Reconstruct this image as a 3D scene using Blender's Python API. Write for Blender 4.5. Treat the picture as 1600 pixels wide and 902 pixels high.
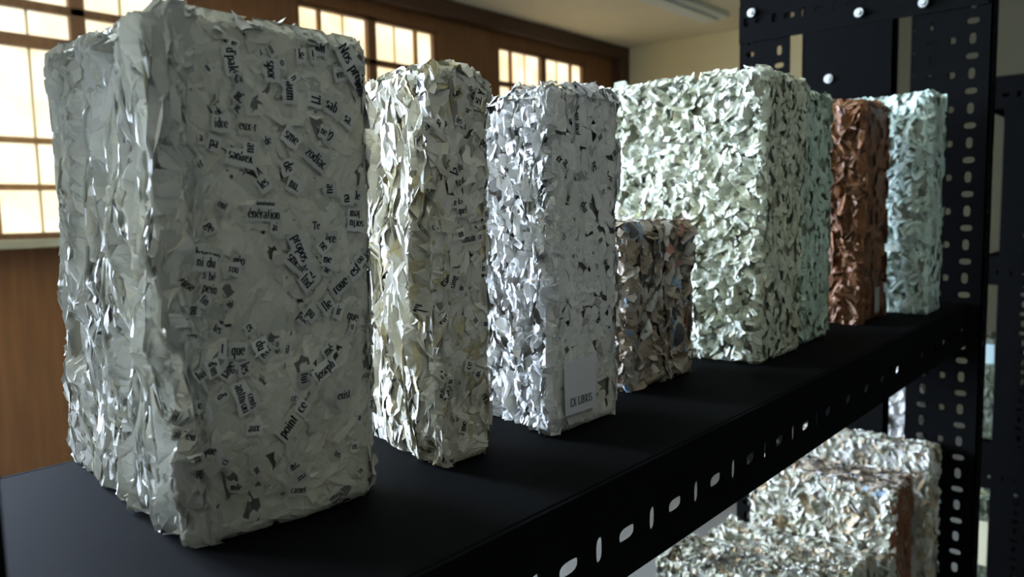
import bpy, math, random
import numpy as np
from mathutils import Matrix, Vector

for o in list(bpy.data.objects):
    bpy.data.objects.remove(o, do_unlink=True)
scene = bpy.context.scene
COL = scene.collection
SZ = 1.2                       # height of the shelf top above the floor

# ------------------------------------------------------------------ camera
FW = Vector((0.755, 0.649, -0.098)).normalized()
RT = Vector((0.650, -0.760, -0.022))
RT = (RT - FW * RT.dot(FW)).normalized()
UP = RT.cross(FW)
cam_data = bpy.data.cameras.new('camera')
cam_data.sensor_width = 36.0
cam_data.lens = 27.39
cam_data.clip_start = 0.01
cam_data.dof.use_dof = True
cam_data.dof.focus_distance = 0.46
cam_data.dof.aperture_fstop = 11.0
cam = bpy.data.objects.new('camera', cam_data)
COL.objects.link(cam)
B = -FW
cam.matrix_world = Matrix(((RT.x, UP.x, B.x, 0.0), (RT.y, UP.y, B.y, 0.0), (RT.z, UP.z, B.z, SZ + 0.1407), (0, 0, 0, 1)))
scene.camera = cam

# ------------------------------------------------------------------ light, world, exposure
world = bpy.data.worlds.new('world')
scene.world = world
world.use_nodes = True
bgn = world.node_tree.nodes['Background']
bgn.inputs[0].default_value = (0.55, 0.72, 0.95, 1)
bgn.inputs[1].default_value = 0.03
vs = scene.view_settings
scene.display_settings.display_device = 'sRGB'
vs.view_transform = 'Standard'
vs.look = 'None'
vs.exposure = 0.42
vs.gamma = 1.0
vs.use_curve_mapping = False

# the daylight comes in through the glowing frosted panes of the window bays (see pane_mat)

# ------------------------------------------------------------------ helpers
rng = np.random.default_rng(7)
random.seed(7)

def tag(o, label=None, cat=None, group=None, kind=None):
    if label: o['label'] = label
    if cat: o['category'] = cat
    if group: o['group'] = group
    if kind: o['kind'] = kind
    return o

def empty(name, loc):
    o = bpy.data.objects.new(name, None)
    o.empty_display_size = 0.05
    COL.objects.link(o)
    o.location = loc
    return o

class MB:
    """collects verts and faces (world coordinates, z measured from the shelf top)"""
    def __init__(s):
        s.v = []; s.f = []; s.m = []; s.c = []; s.n = 0
    def add(s, v, f, mat=0, col=(1, 1, 1)):
        v = np.asarray(v, float)
        s.v.append(v)
        for q in f:
            s.f.append(tuple(int(i) + s.n for i in q)); s.m.append(mat)
        s.c.append(np.tile(np.asarray(col, float), (len(v), 1)))
        s.n += len(v)
    def box(s, a, b, mat=0, col=(1, 1, 1)):
        x0, y0, z0 = a; x1, y1, z1 = b
        v = [(x0,y0,z0),(x1,y0,z0),(x1,y1,z0),(x0,y1,z0),(x0,y0,z1),(x1,y0,z1),(x1,y1,z1),(x0,y1,z1)]
        s.add(v, [(0,3,2,1),(4,5,6,7),(0,1,5,4),(1,2,6,5),(2,3,7,6),(3,0,4,7)], mat, col)
    def cyl(s, c, axis, r, h, n=16, mat=0):
        c = np.array(c, float); a = np.array(axis, float); a /= np.linalg.norm(a)
        t = np.array([0, 0, 1.0]) if abs(a[2]) < .9 else np.array([1.0, 0, 0])
        u = np.cross(a, t); u /= np.linalg.norm(u); w = np.cross(a, u)
        ang = np.linspace(0, 2 * np.pi, n, endpoint=False)
        ring = np.outer(np.cos(ang), u) * r + np.outer(np.sin(ang), w) * r
        v = np.vstack([c + ring, c + ring * .86 + a * h])
        f = [(i, (i + 1) % n, n + (i + 1) % n, n + i) for i in range(n)] + [tuple(range(n, 2 * n)), tuple(range(n - 1, -1, -1))]
        s.add(v, f, mat)
    def build(s, name, mats, parent=None, smooth=False, bevel=0.0, origin=None):
        v = np.vstack(s.v).copy()
        v[:, 2] += SZ
        org = np.array(origin if origin is not None else (0, 0, 0), float)
        if parent is not None:
            org = np.array(parent.location)
        v -= org
        me = bpy.data.meshes.new(name)
        me.from_pydata([tuple(p) for p in v], [], s.f)
        if not isinstance(mats, (list, tuple)): mats = [mats]
        for m in mats: me.materials.append(m)
        me.polygons.foreach_set('material_index', np.array(s.m, dtype=np.int32))
        at = me.color_attributes.new('tint', 'FLOAT_COLOR', 'POINT')
        cc = np.vstack(s.c); cc = np.hstack([cc, np.ones((len(cc), 1))])
        at.data.foreach_set('color', cc.ravel().astype(np.float32))
        if smooth: me.polygons.foreach_set('use_smooth', np.ones(len(me.polygons), dtype=bool))
        me.update()
        o = bpy.data.objects.new(name, me)
        COL.objects.link(o)
        if parent is not None: o.parent = parent
        elif origin is not None: o.location = origin
        if bevel:
            bm = o.modifiers.new('bevel', 'BEVEL'); bm.width = bevel; bm.segments = 2; bm.limit_method = 'ANGLE'
        return o

# ------------------------------------------------------------------ materials
def mat_new(name):
    m = bpy.data.materials.new(name); m.use_nodes = True
    return m, m.node_tree.nodes, m.node_tree.links, m.node_tree.nodes['Principled BSDF']

def plain(name, col, rough=.6, spec=.5, metal=0.0, noise=0.0, scale=20.0, bump=0.0):
    m, N, L, P = mat_new(name)
    P.inputs['Base Color'].default_value = (*col, 1)
    P.inputs['Roughness'].default_value = rough
    P.inputs['Specular IOR Level'].default_value = spec
    P.inputs['Metallic'].default_value = metal
    if noise or bump:
        tc = N.new('ShaderNodeTexCoord'); nz = N.new('ShaderNodeTexNoise')
        nz.inputs['Scale'].default_value = scale; nz.inputs['Detail'].default_value = 6
        L.new(tc.outputs['Object'], nz.inputs['Vector'])
        if noise:
            mx = N.new('ShaderNodeMixRGB')
            mx.inputs[1].default_value = (*[c * (1 - noise) for c in col], 1)
            mx.inputs[2].default_value = (*[min(1, c * (1 + noise)) for c in col], 1)
            L.new(nz.outputs['Fac'], mx.inputs[0]); L.new(mx.outputs[0], P.inputs['Base Color'])
        if bump:
            b = N.new('ShaderNodeBump'); b.inputs['Strength'].default_value = bump; b.inputs['Distance'].default_value = .002
            L.new(nz.outputs['Fac'], b.inputs['Height']); L.new(b.outputs[0], P.inputs['Normal'])
    return m

def paper_mat(name, base, rough=.5, spec=.4, stain=(.97, .94, .84)):
    m, N, L, P = mat_new(name)
    at = N.new('ShaderNodeAttribute'); at.attribute_name = 'tint'
    tc = N.new('ShaderNodeTexCoord')
    n1 = N.new('ShaderNodeTexNoise'); n1.inputs['Scale'].default_value = 14; n1.inputs['Detail'].default_value = 3
    L.new(tc.outputs['Object'], n1.inputs['Vector'])
    rp = N.new('ShaderNodeValToRGB'); rp.color_ramp.elements[0].position = .38; rp.color_ramp.elements[1].position = .68
    rp.color_ramp.elements[0].color = (1, 1, 1, 1); rp.color_ramp.elements[1].color = (*stain, 1)
    L.new(n1.outputs['Fac'], rp.inputs[0])
    m1 = N.new('ShaderNodeMixRGB'); m1.blend_type = 'MULTIPLY'; m1.inputs[0].default_value = 1; m1.inputs[1].default_value = (*base, 1)
    L.new(at.outputs['Color'], m1.inputs[2])
    m2 = N.new('ShaderNodeMixRGB'); m2.blend_type = 'MULTIPLY'; m2.inputs[0].default_value = .55
    L.new(m1.outputs[0], m2.inputs[1]); L.new(rp.outputs[0], m2.inputs[2])
    L.new(m2.outputs[0], P.inputs['Base Color'])
    n2 = N.new('ShaderNodeTexNoise'); n2.inputs['Scale'].default_value = 420; n2.inputs['Detail'].default_value = 3
    L.new(tc.outputs['Object'], n2.inputs['Vector'])
    b = N.new('ShaderNodeBump'); b.inputs['Strength'].default_value = .35; b.inputs['Distance'].default_value = .0006
    L.new(n2.outputs['Fac'], b.inputs['Height']); L.new(b.outputs[0], P.inputs['Normal'])
    P.inputs['Roughness'].default_value = rough; P.inputs['Specular IOR Level'].default_value = spec
    return m

def wood_mat(name, c0, c1, axis='X', scale=3.0, rough=.45):
    m, N, L, P = mat_new(name)
    tc = N.new('ShaderNodeTexCoord'); mp = N.new('ShaderNodeMapping')
    mp.inputs['Scale'].default_value = (1, 12, 12) if axis == 'X' else (12, 12, 1)
    L.new(tc.outputs['Object'], mp.inputs['Vector'])
    nz = N.new('ShaderNodeTexNoise'); nz.inputs['Scale'].default_value = scale; nz.inputs['Detail'].default_value = 8
    L.new(mp.outputs[0], nz.inputs['Vector'])
    rp = N.new('ShaderNodeValToRGB'); rp.color_ramp.elements[0].position = .3; rp.color_ramp.elements[1].position = .72
    rp.color_ramp.elements[0].color = (*c0, 1); rp.color_ramp.elements[1].color = (*c1, 1)
    L.new(nz.outputs['Fac'], rp.inputs[0]); L.new(rp.outputs[0], P.inputs['Base Color'])
    P.inputs['Roughness'].default_value = rough
    return m

def pane_mat(name, c0, c1, strength):
    m, N, L, P = mat_new(name)
    tc = N.new('ShaderNodeTexCoord')
    nz = N.new('ShaderNodeTexNoise'); nz.inputs['Scale'].default_value = 5; nz.inputs['Detail'].default_value = 3
    L.new(tc.outputs['Object'], nz.inputs['Vector'])
    rp = N.new('ShaderNodeValToRGB'); rp.color_ramp.elements[0].position = .3; rp.color_ramp.elements[1].position = .62
    rp.color_ramp.elements[0].color = (*c0, 1); rp.color_ramp.elements[1].color = (*c1, 1)
    L.new(nz.outputs['Fac'], rp.inputs[0])
    P.inputs['Base Color'].default_value = (.3, .28, .22, 1)
    L.new(rp.outputs[0], P.inputs['Emission Color'])
    P.inputs['Emission Strength'].default_value = strength
    P.inputs['Roughness'].default_value = .3
    return m

M_BLACK = plain('black_painted_steel', (.0020, .0021, .0020), .75, .035, 0, .25, 60)
M_STEEL = plain('zinc_bolt', (.55, .6, .62), .3, .5, 1.0)
M_WOOD = wood_mat('brown_wood', (.15, .062, .020), (.21, .092, .030), 'X')
M_WOODV = wood_mat('brown_wood_upright', (.15, .062, .020), (.22, .096, .031), 'Z')
M_DARKWOOD = wood_mat('dark_brown_wood', (.045, .018, .010), (.085, .034, .016), 'X')
M_MUNTIN_GLARE = wood_mat('muntin_wood', (.26, .13, .045), (.40, .21, .08), 'Z')  # wood lightened, window glare put into the colour
M_FRAME = wood_mat('window_frame_wood', (.12, .055, .02), (.20, .095, .035), 'Z')
M_SILL = plain('sill_paint', (.30, .27, .18), .6, .4, 0, .2, 20)
M_PALEBAR = plain('pale_muntin', (.85, .70, .45), .6)
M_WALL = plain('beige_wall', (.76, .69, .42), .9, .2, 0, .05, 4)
M_WALL_SHADE = plain('olive_partition', (.115, .11, .07), .85, .2)  # dark colour carries the shade on the end wall
M_WALLF = plain('shaded_front_wall', (.06, .055, .045), .9, .2)  # even dark colour keeps bounce off the unseen walls low
M_CEIL = plain('ceiling_paint', (.84, .79, .60), .9, .2, 0, .05, 3)
M_FLOOR = plain('pale_floor', (.22, .225, .22), .5, .3, 0, .08, 6)
M_LAMP = plain('lamp_enamel', (.80, .86, .82), .4)
M_PANE_A = pane_mat('window_glow_near', (1, .82, .50), (1, .95, .74), 1.05)
M_PANE_B = pane_mat('window_glow_far', (.95, .68, .36), (1, .88, .62), 1.25)
M_PANE_C = pane_mat('window_sky', (.58, .72, 1.0), (.63, .76, 1.0), 110.0)
M_PANE_E = pane_mat('window_sky_bright', (.58, .72, 1.0), (.63, .76, 1.0), 130.0)
M_PANE_ADDED = pane_mat('window_sky_left', (.70, .84, 1.0), (.76, .88, 1.0), 2.0)  # glow of the added window on the left wall
M_INK = plain('printing_ink', (.018, .020, .024), .7, .2)
M_INK_SOFT = plain('printing_ink_faded', (.10, .10, .10), .7, .2)
# ------------------------------------------------------------------ lettering: a small book face, thick stems and thin hairlines
def arc(cx, cy, rx, ry, a0, a1, n=9):
    t = np.radians(np.linspace(a0, a1, n))
    return [(cx + rx * math.cos(q), cy + ry * math.sin(q)) for q in t]
def sf(x, y, w=.26):
    return [(x - w / 2, y), (x + w / 2, y)]
G = {}
G['a'] = (.62, [arc(.26, .24, .2, .24, 0, 360, 13), [(.46, .65), (.46, .1), (.56, .02)], arc(.27, .68, .19, .3, 0, 150, 6)])
G['b'] = (.66, [[(.12, 1.5), (.12, 0)], arc(.33, .48, .23, .48, -150, 150, 12), sf(.06, 1.5, .16)])
G['c'] = (.56, [arc(.3, .5, .24, .48, 50, 310, 11)])
G['d'] = (.66, [[(.52, 1.5), (.52, 0)], arc(.31, .48, .23, .48, 30, 330, 12), sf(.46, 1.5, .16), sf(.58, 0, .14)])
G['e'] = (.58, [arc(.3, .5, .24, .48, 0, 315, 12), [(.06, .52), (.54, .52)]])
G['f'] = (.42, [[(.18, 0), (.18, 1.2)], arc(.34, 1.2, .16, .28, 180, 40, 6), [(.03, .97), (.38, .97)], sf(.18, 0, .3)])
G['g'] = (.60, [arc(.28, .6, .2, .36, 0, 360, 12), arc(.28, -.2, .26, .24, 0, 360, 12), [(.12, .3), (.12, .1), (.4, .02)], [(.44, .88), (.58, .96)]])
G['h'] = (.68, [[(.13, 1.5), (.13, 0)], arc(.33, .62, .2, .36, 170, 0, 7) + [(.53, 0)], sf(.13, 0), sf(.53, 0), sf(.07, 1.5, .16)])
G['i'] = (.34, [[(.17, .97), (.17, 0)], sf(.17, 0), sf(.1, .97, .16), [(.17, 1.38), (.17, 1.22)]])
G['j'] = (.34, [[(.2, .97), (.2, -.3), (.02, -.42)], sf(.12, .97, .16), [(.2, 1.38), (.2, 1.22)]])
G['k'] = (.66, [[(.13, 1.5), (.13, 0)], [(.5, .97), (.16, .45)], [(.26, .58), (.56, 0)], sf(.13, 0), sf(.55, 0, .2), sf(.5, .97, .22)])
G['l'] = (.34, [[(.17, 1.5), (.17, 0)], sf(.17, 0), sf(.1, 1.5, .16)])
G['m'] = (1.0, [[(.13, .97), (.13, 0)], arc(.32, .62, .18, .36, 170, 0, 7) + [(.5, 0)], arc(.68, .62, .18, .36, 170, 0, 7) + [(.86, 0)], sf(.13, 0), sf(.5, 0), sf(.86, 0), sf(.07, .97, .16)])
G['n'] = (.68, [[(.13, .97), (.13, 0)], arc(.33, .62, .2, .36, 170, 0, 7) + [(.53, 0)], sf(.13, 0), sf(.53, 0), sf(.07, .97, .16)])
G['o'] = (.62, [arc(.31, .49, .25, .48, 0, 360, 14)])
G['p'] = (.66, [[(.13, .97), (.13, -.48)], arc(.34, .49, .22, .48, -150, 150, 12), sf(.13, -.48), sf(.06, .97, .16)])
G['q'] = (.66, [[(.52, .97), (.52, -.48)], arc(.31, .49, .22, .48, 30, 330, 12), sf(.52, -.48)])
G['r'] = (.48, [[(.13, .97), (.13, 0)], arc(.32, .68, .18, .28, 170, 50, 5), sf(.13, 0), sf(.07, .97, .16)])
G['s'] = (.50, [arc(.25, .73, .17, .24, 30, 250, 8) + arc(.25, .25, .19, .25, 80, -150, 8)])
G['t'] = (.40, [[(.17, 1.3), (.17, .12), (.34, .03)], [(.02, .97), (.36, .97)]])
G['u'] = (.68, [[(.13, .97), (.13, .3)] + arc(.32, .32, .19, .3, 190, 330, 6), [(.52, .97), (.52, 0)], sf(.07, .97, .16), sf(.46, .97, .16), sf(.58, 0, .14)])
G['v'] = (.62, [[(.08, .97), (.31, 0)], [(.54, .97), (.31, 0)], sf(.08, .97), sf(.54, .97, .2)])
G['x'] = (.62, [[(.08, .97), (.54, 0)], [(.54, .97), (.08, 0)], sf(.08, .97, .22), sf(.54, .97, .2), sf(.08, 0, .2), sf(.54, 0, .22)])
G['y'] = (.62, [[(.08, .97), (.32, .02)], [(.54, .97), (.26, -.35), (.1, -.45)], sf(.08, .97), sf(.54, .97, .2)])
G['z'] = (.54, [[(.06, .97), (.48, .97)], [(.48, .97), (.06, 0)], [(.06, 0), (.48, 0)]])
G['é'] = (.58, G['e'][1] + [[(.27, 1.15), (.42, 1.4)]])
G['è'] = (.58, G['e'][1] + [[(.33, 1.15), (.18, 1.4)]])
G['à'] = (.62, G['a'][1] + [[(.34, 1.15), (.2, 1.4)]])
G["'"] = (.24, [[(.12, 1.5), (.1, 1.15)]])
G['-'] = (.4, [[(.05, .45), (.35, .45)], [(.05, .5), (.35, .5)]])
G['.'] = (.28, [[(.13, .12), (.13, -.02)]])
G[','] = (.28, [[(.14, .1), (.1, -.2)]])
G['!'] = (.3, [[(.14, 1.45), (.14, .42)], [(.14, .12), (.14, -.02)]])
G[' '] = (.45, [])
G['A'] = (.9, [[(.12, 0), (.45, 1.45)], [(.45, 1.45), (.8, 0)], [(.25, .5), (.66, .5)], sf(.12, 0), sf(.8, 0)])
G['B'] = (.8, [[(.16, 1.4), (.16, 0)], arc(.2, 1.06, .34, .34, 90, -90, 8), arc(.2, .37, .42, .37, 90, -90, 8), [(.05, 1.4), (.22, 1.4)], [(.05, 0), (.22, 0)]])
G['E'] = (.78, [[(.16, 1.4), (.16, 0)], [(.05, 1.4), (.65, 1.4)], [(.05, 0), (.68, 0)], [(.16, .72), (.5, .72)], [(.65, 1.4), (.65, 1.15)], [(.68, 0), (.68, .28)]])
G['H'] = (.95, [[(.17, 1.4), (.17, 0)], [(.75, 1.4), (.75, 0)], [(.17, .72), (.75, .72)], sf(.17, 1.4), sf(.17, 0), sf(.75, 1.4), sf(.75, 0)])
G['I'] = (.42, [[(.2, 1.4), (.2, 0)], sf(.2, 1.4, .34), sf(.2, 0, .34)])
G['J'] = (.5, [[(.3, 1.4), (.3, .1), (.05, -.1)], sf(.3, 1.4, .34)])
G['K'] = (.9, [[(.17, 1.4), (.17, 0)], [(.7, 1.4), (.2, .65)], [(.35, .85), (.75, 0)], sf(.17, 1.4), sf(.17, 0), sf(.75, 0), sf(.7, 1.4, .22)])
G['L'] = (.75, [[(.17, 1.4), (.17, 0)], sf(.17, 1.4, .34), [(.05, 0), (.62, 0)], [(.62, 0), (.62, .3)]])
G['N'] = (.95, [[(.17, 1.4), (.17, 0)], [(.17, 1.4), (.75, 0)], [(.75, 1.4), (.75, 0)], sf(.17, 0), sf(.75, 1.4), sf(.12, 1.4, .2)])
G['R'] = (.85, [[(.17, 1.4), (.17, 0)], arc(.22, 1.05, .36, .35, 90, -90, 8), [(.32, .7), (.72, 0)], [(.05, 1.4), (.24, 1.4)], sf(.17, 0, .3), sf(.74, 0, .2)])
G['S'] = (.66, [arc(.32, 1.05, .23, .33, 30, 250, 8) + arc(.32, .36, .26, .36, 80, -150, 8)])
G['T'] = (.82, [[(.4, 1.4), (.4, 0)], [(.05, 1.4), (.75, 1.4)], sf(.4, 0, .34), [(.05, 1.4), (.05, 1.1)], [(.75, 1.4), (.75, 1.1)]])
G['U'] = (.9, [[(.16, 1.4), (.16, .4)] + arc(.42, .4, .26, .4, 180, 360, 8), [(.68, .4), (.68, 1.4)], sf(.16, 1.4), sf(.68, 1.4)])
G['X'] = (.9, [[(.1, 1.4), (.75, 0)], [(.75, 1.4), (.1, 0)], sf(.1, 1.4), sf(.75, 1.4), sf(.1, 0), sf(.75, 0)])
G['Y'] = (.85, [[(.1, 1.4), (.4, .65)], [(.72, 1.4), (.4, .65)], [(.4, .7), (.4, 0)], sf(.1, 1.4), sf(.72, 1.4, .2), sf(.4, 0, .3)])
G['2'] = (.62, [arc(.29, 1.02, .22, .38, 170, -40, 8) + [(.06, .06)], [(.06, .05), (.56, .05)]])
G['5'] = (.62, [[(.5, 1.4), (.14, 1.4)], [(.14, 1.4), (.1, .78)], arc(.27, .45, .25, .42, 120, -160, 9)])
G['0'] = (.64, [arc(.31, .7, .25, .7, 0, 360, 14)])
G['h'] = G['h']

def text_quads(t, thick=.2, thin=.075):
    """stroke quads of a word, x-height 1, centred; returns list of 4x2 arrays and the width"""
    x = 0; quads = []
    for ch in t:
        w, st = G.get(ch, G['o'])
        for pl in st:
            for (ax, ay), (bx, by) in zip(pl[:-1], pl[1:]):
                dx, dy = bx - ax, by - ay
                l = math.hypot(dx, dy)
                if l < 1e-6: continue
                k = abs(dy) / l
                hw = .5 * (thin + (thick - thin) * k ** 1.3)
                nx, ny = -dy / l * hw, dx / l * hw
                ex, ey = dx / l * .02, dy / l * .02
                quads.append(np.array([(ax + nx - ex, ay + ny - ey), (ax - nx - ex, ay - ny - ey), (bx - nx + ex, by - ny + ey), (bx + nx + ex, by + ny + ey)]) + (x, 0))
        x += w + .06
    for q in quads: q -= (x / 2, .5)
    return quads, x

TXT_B1 = [('n', 175.2, 211.7, 76, 1.91), ("d'palé", 173.3, 204.5, -82, 2.35), ("d'a", 176.3, 197.3, 15, 1.77), ('pu,', 175.9, 191.0, 52, 2.07), ('ll', 162.7, 199.8, 41, 1.42), ('spor', 191.9, 203.0, -88, 2.52), ('ll', 192.7, 211.2, 32, 1.79), ('o', 197.4, 206.7, 7, 1.89), ('le', 207.0, 211.0, 1, 2.26), ('!', 213.1, 211.5, 7, 2.23), ('am', 217.7, 215.8, -9, 2.42), ('vin.', 228.5, 205.3, 16, 1.99), ('aum', 200.5, 195.0, -91, 2.6), ('n', 202.8, 200.8, -56, 2.03), ('Nos prés', 233.8, 210.1, -56, 3.04), ('Nos', 238.6, 200.8, -67, 3.12), ('Tl', 213.4, 192.8, -99, 2.69), ('sab', 222.3, 190.2, -28, 2.63), ('sa.', 231.0, 184.7, -32, 2.39), ('idre', 167.4, 178.6, 0, 2.08), ('eux-r', 180.1, 178.4, -3, 2.16), ('ok', 166.9, 183.5, 35, 1.73), ('pu.', 175.3, 186.0, 47, 1.54), ('sme', 200.3, 175.0, -33, 2.49), ('zodiac', 212.5, 166.2, -37, 2.6), ('vagues', 175.7, 165.7, 168, 2.18), ('au', 180.4, 169.6, -94, 2.39), ('de', 188.8, 173.0, 20, 1.87), ('pa', 164.1, 170.7, -17, 2.15), ('et', 157.9, 162.2, 25, 1.74), ('a', 159.1, 172.7, 3, 1.77), ('A', 183.7, 159.8, 28, 1.88), ('les', 185.3, 154.9, 36, 2.2), ('nu.', 200.4, 154.2, -27, 2.41), ('de', 197.3, 162.3, -70, 2.62), ('20', 219.8, 177.2, -44, 2.75), ('ne', 217.7, 178.6, -23, 1.9), ('vu', 244.6, 169.8, 81, 2.31), ('au', 219.5, 152.9, -87, 2.51), ('lb', 145.4, 203.3, 8, 1.67), ('énération', 185.4, 141.7, -4, 2.21), ('inistitution', 186.0, 146.4, -3, 1.1), ('ent', 166.5, 145.8, -30, 1.64), ('ge', 160.3, 137.0, -62, 2.21), ('ai', 189.7, 136.1, -2, 1.95), ('leur', 233.5, 141.5, 179, 2.13), ('sortu', 234.4, 136.9, 174, 2.15), ('ère', 219.6, 129.8, -2, 2.38), ('le', 235.1, 149.4, -8, 2.16), ('eu', 228.7, 148.5, -87, 2.24), ('Te', 212.2, 136.0, -2, 2.05), ('bagage', 158.8, 125.8, -13, 2.09), ('géo', 172.5, 122.6, -9, 2.16), ('ni du', 157.7, 122.7, -11, 2.09), ('rou', 169.6, 119.3, -11, 1.88), ('à bé', 159.0, 116.9, -9, 1.83), ('pein', 159.0, 111.9, -18, 2.1), ('sments', 201.4, 119.4, -41, 2.44), ('propos', 202.5, 126.5, -66, 2.62), ('Ind', 205.3, 111.2, -50, 2.51), ('ents', 208.1, 113.3, -62, 2.63), ('me', 217.7, 120.4, -8, 2.09), ('ne', 217.1, 115.6, -30, 1.85), ('ne', 215.2, 126.8, -48, 2.29), ('lle', 216.9, 99.2, 37, 2.68), ('roue', 225.0, 107.8, 37, 2.71), ('est', 233.2, 114.5, 37, 2.75), ('due', 241.0, 121.5, 51, 2.56), ('ou', 235.8, 119.6, 41, 2.08), ('de', 146.9, 100.6, -94, 2.1), ('la', 146.2, 93.8, -94, 2.1), ("l'", 150.4, 93.7, -94, 1.88), ('que', 170.7, 84.6, -7, 2.46), ('t', 163.3, 86.5, -7, 2.41), ('ir', 223.2, 95.7, -19, 2.43), ('que', 231.7, 92.0, -19, 2.48), ('phe', 204.0, 94.9, -41, 2.41), ('pu', 207.9, 96.3, -41, 2.44), ('il', 194.5, 81.3, -17, 1.99), ('du', 181.0, 85.3, -72, 2.38), ('es', 176.9, 93.7, -62, 2.01), ('Ker', 184.3, 82.3, 41, 2.19), ('ruse', 149.9, 114.5, -44, 1.8), ('fin', 156.2, 107.4, -39, 1.83), ('tes', 161.2, 95.2, -31, 1.84), ('nu', 151.9, 104.0, -94, 1.88), ('mé', 217.1, 77.9, 33, 2.4), ('u', 231.0, 87.4, -23, 1.86), ('o', 189.8, 84.9, -8, 1.7), ('ab', 167.3, 104.9, -43, 1.63), ('lage', 166.1, 77.4, 53, 2.38), ('lui', 154.0, 77.3, 31, 1.97), ('les', 173.2, 76.7, -78, 2.33), ('anthron', 171.2, 64.0, -75, 2.28), ('cents', 175.3, 62.3, -78, 1.76), ('exist', 224.4, 55.0, -1, 2.22), ('Joseph', 214.1, 68.9, 30, 2.39), ('ce', 200.7, 54.3, 50, 2.8), ('point', 193.2, 47.0, 44, 2.74), ('25', 241.5, 46.8, -8, 2.25), ("d'", 162.3, 66.3, -55, 2.1), ('en', 153.7, 64.8, 14, 1.95), ('tui', 202.1, 67.4, -88, 2.37), ('ce', 196.2, 59.3, 2, 1.81), ('elad', 145.3, 60.0, -35, 1.72), ('ailleu', 147.2, 52.6, -18, 1.79), ('que', 156.3, 44.5, -19, 2.09), ('Ne', 150.7, 35.3, -92, 1.92), ('ce', 150.6, 42.4, -74, 1.8), ('ci', 162.2, 38.2, 52, 1.87), ('al', 195.4, 27.4, -68, 2.43), ('il', 198.8, 21.3, -68, 2.45), ('carnet', 197.4, 15.7, -12, 1.78), ('mile', 166.1, 25.1, -15, 1.64), ('nu', 176.1, 30.8, -64, 1.66), ('u', 233.7, 42.0, -12, 1.88), ('tes', 220.2, 26.7, -30, 1.78), ('ze', 233.1, 15.3, -45, 1.88), ('aux', 176.1, 50.0, -8, 1.97), ("d'un", 158.5, 79.2, -73, 1.89), ('re', 239.5, 62.0, -10, 1.9), ('fil', 144.5, 32.2, -92, 1.6), ('os', 230.2, 28.3, -14, 1.87)]
TXT_B2 = [('vivant', 303.3, 203.8, 26, 2.06), ('si', 316.7, 204.0, -63, 3.04), ('Y', 323.4, 206.4, 74, 2.94), ('sel', 320.1, 201.6, -17, 2.35), ('des', 305.6, 190.0, -10, 1.81), ('nos', 313.8, 195.8, -14, 1.88), ('d', 310.9, 187.0, 4, 1.72), ('de ka', 302.8, 146.2, 2, 2.08), ('quel', 306.6, 141.7, 6, 2.11), ('st sta', 328.2, 139.6, -3, 2.18), ('Humain', 311.5, 126.0, 6, 2.15), ('ce', 321.3, 127.1, 12, 1.86), ('un', 305.5, 129.1, 12, 2.16), ('la', 302.0, 163.2, 74, 3.29), ('du', 305.5, 165.0, 23, 2.16), ('Aron', 306.2, 157.4, 30, 2.28), ('pose', 326.5, 178.0, -33, 2.62), ('in', 323.8, 109.1, 3, 2.21), ('que', 293.7, 104.6, 48, 2.64), ('sing', 299.5, 103.4, 74, 2.43), ('sur', 293.2, 83.0, 47, 2.71), ('du', 306.3, 99.3, -5, 1.77), ('du', 290.0, 52.8, 46, 2.78), ('ce', 310.1, 55.5, 73, 2.61), ('de', 317.2, 48.8, -55, 2.22), ('sie', 292.4, 41.7, 39, 2.77), ('a', 302.6, 47.0, -10, 1.78), ('an', 295.2, 49.0, -10, 1.76), ('el', 323.6, 34.5, -78, 2.6), ('ci', 288.8, 133.4, 21, 2.16), ('es', 295.2, 160.6, -6, 1.73), ('ni', 316.9, 80.2, 34, 2.26), ('un', 324.7, 77.3, 0, 1.87), ('Hugo', 293.3, 4.3, -11, 1.79), ('me', 305.6, 21.5, 73, 2.64), ('li', 301.2, 26.1, -12, 1.78), ('se', 295.9, 187.7, 41, 1.88), ('or', 331.8, 191.9, -77, 2.72)]
TXT_B2L = [('luminaires', 314.4, 202.5, -8, 1.95), ('an de co', 298.7, 174.4, -2, 1.94), ('ensemble', 305.5, 183.3, 34, 2.43), ('nos', 313.0, 209.2, 57, 2.88), ('de', 295.6, 187.3, 46, 2.56), ('lui plai', 322.4, 152.7, 19, 2.19), ('son hor', 322.7, 146.5, 19, 2.19), ('hor', 322.0, 140.7, 16, 2.14), ('que', 316.6, 89.2, 66, 2.87), ('de', 305.3, 112.0, 73, 2.4), ('al', 311.7, 132.1, 7, 2.03)]
TXT_B3 = [('un mot', 397.5, 193.6, -91, 2.69), ('er', 378.7, 171.3, -46, 2.75), ('U', 432.5, 216.1, 17, 2.9), ('lui', 440.0, 213.9, 11, 1.65), ('vu', 420.2, 218.5, 11, 1.59), ('de', 402.8, 217.5, 17, 1.57), ('de', 390.3, 195.0, 29, 1.73), ('et', 399.1, 204.3, 5, 1.56), ('sur', 423.1, 187.2, 36, 2.53), ('ne', 415.5, 168.5, -58, 3.29), ('ce', 427.5, 152.3, 25, 2.42), ('pa', 384.4, 169.6, 46, 2.59), ('dur', 405.8, 142.1, -59, 3.17), ('en', 387.7, 148.2, 58, 2.35), ('ci', 381.9, 124.8, 34, 2.48), ('se', 394.1, 112.3, 3, 1.62), ('nu', 423.2, 121.1, 32, 2.16), ('de', 428.8, 106.0, -47, 2.39), ('le', 387.3, 84.6, 22, 1.92), ('un', 404.3, 78.8, -18, 1.69), ('es', 422.1, 68.4, 41, 2.52), ('ois', 419.8, 133.7, -27, 1.96), ('ni', 440.1, 177.7, -43, 2.52), ('al', 435.2, 160.7, 71, 2.88)]
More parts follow.
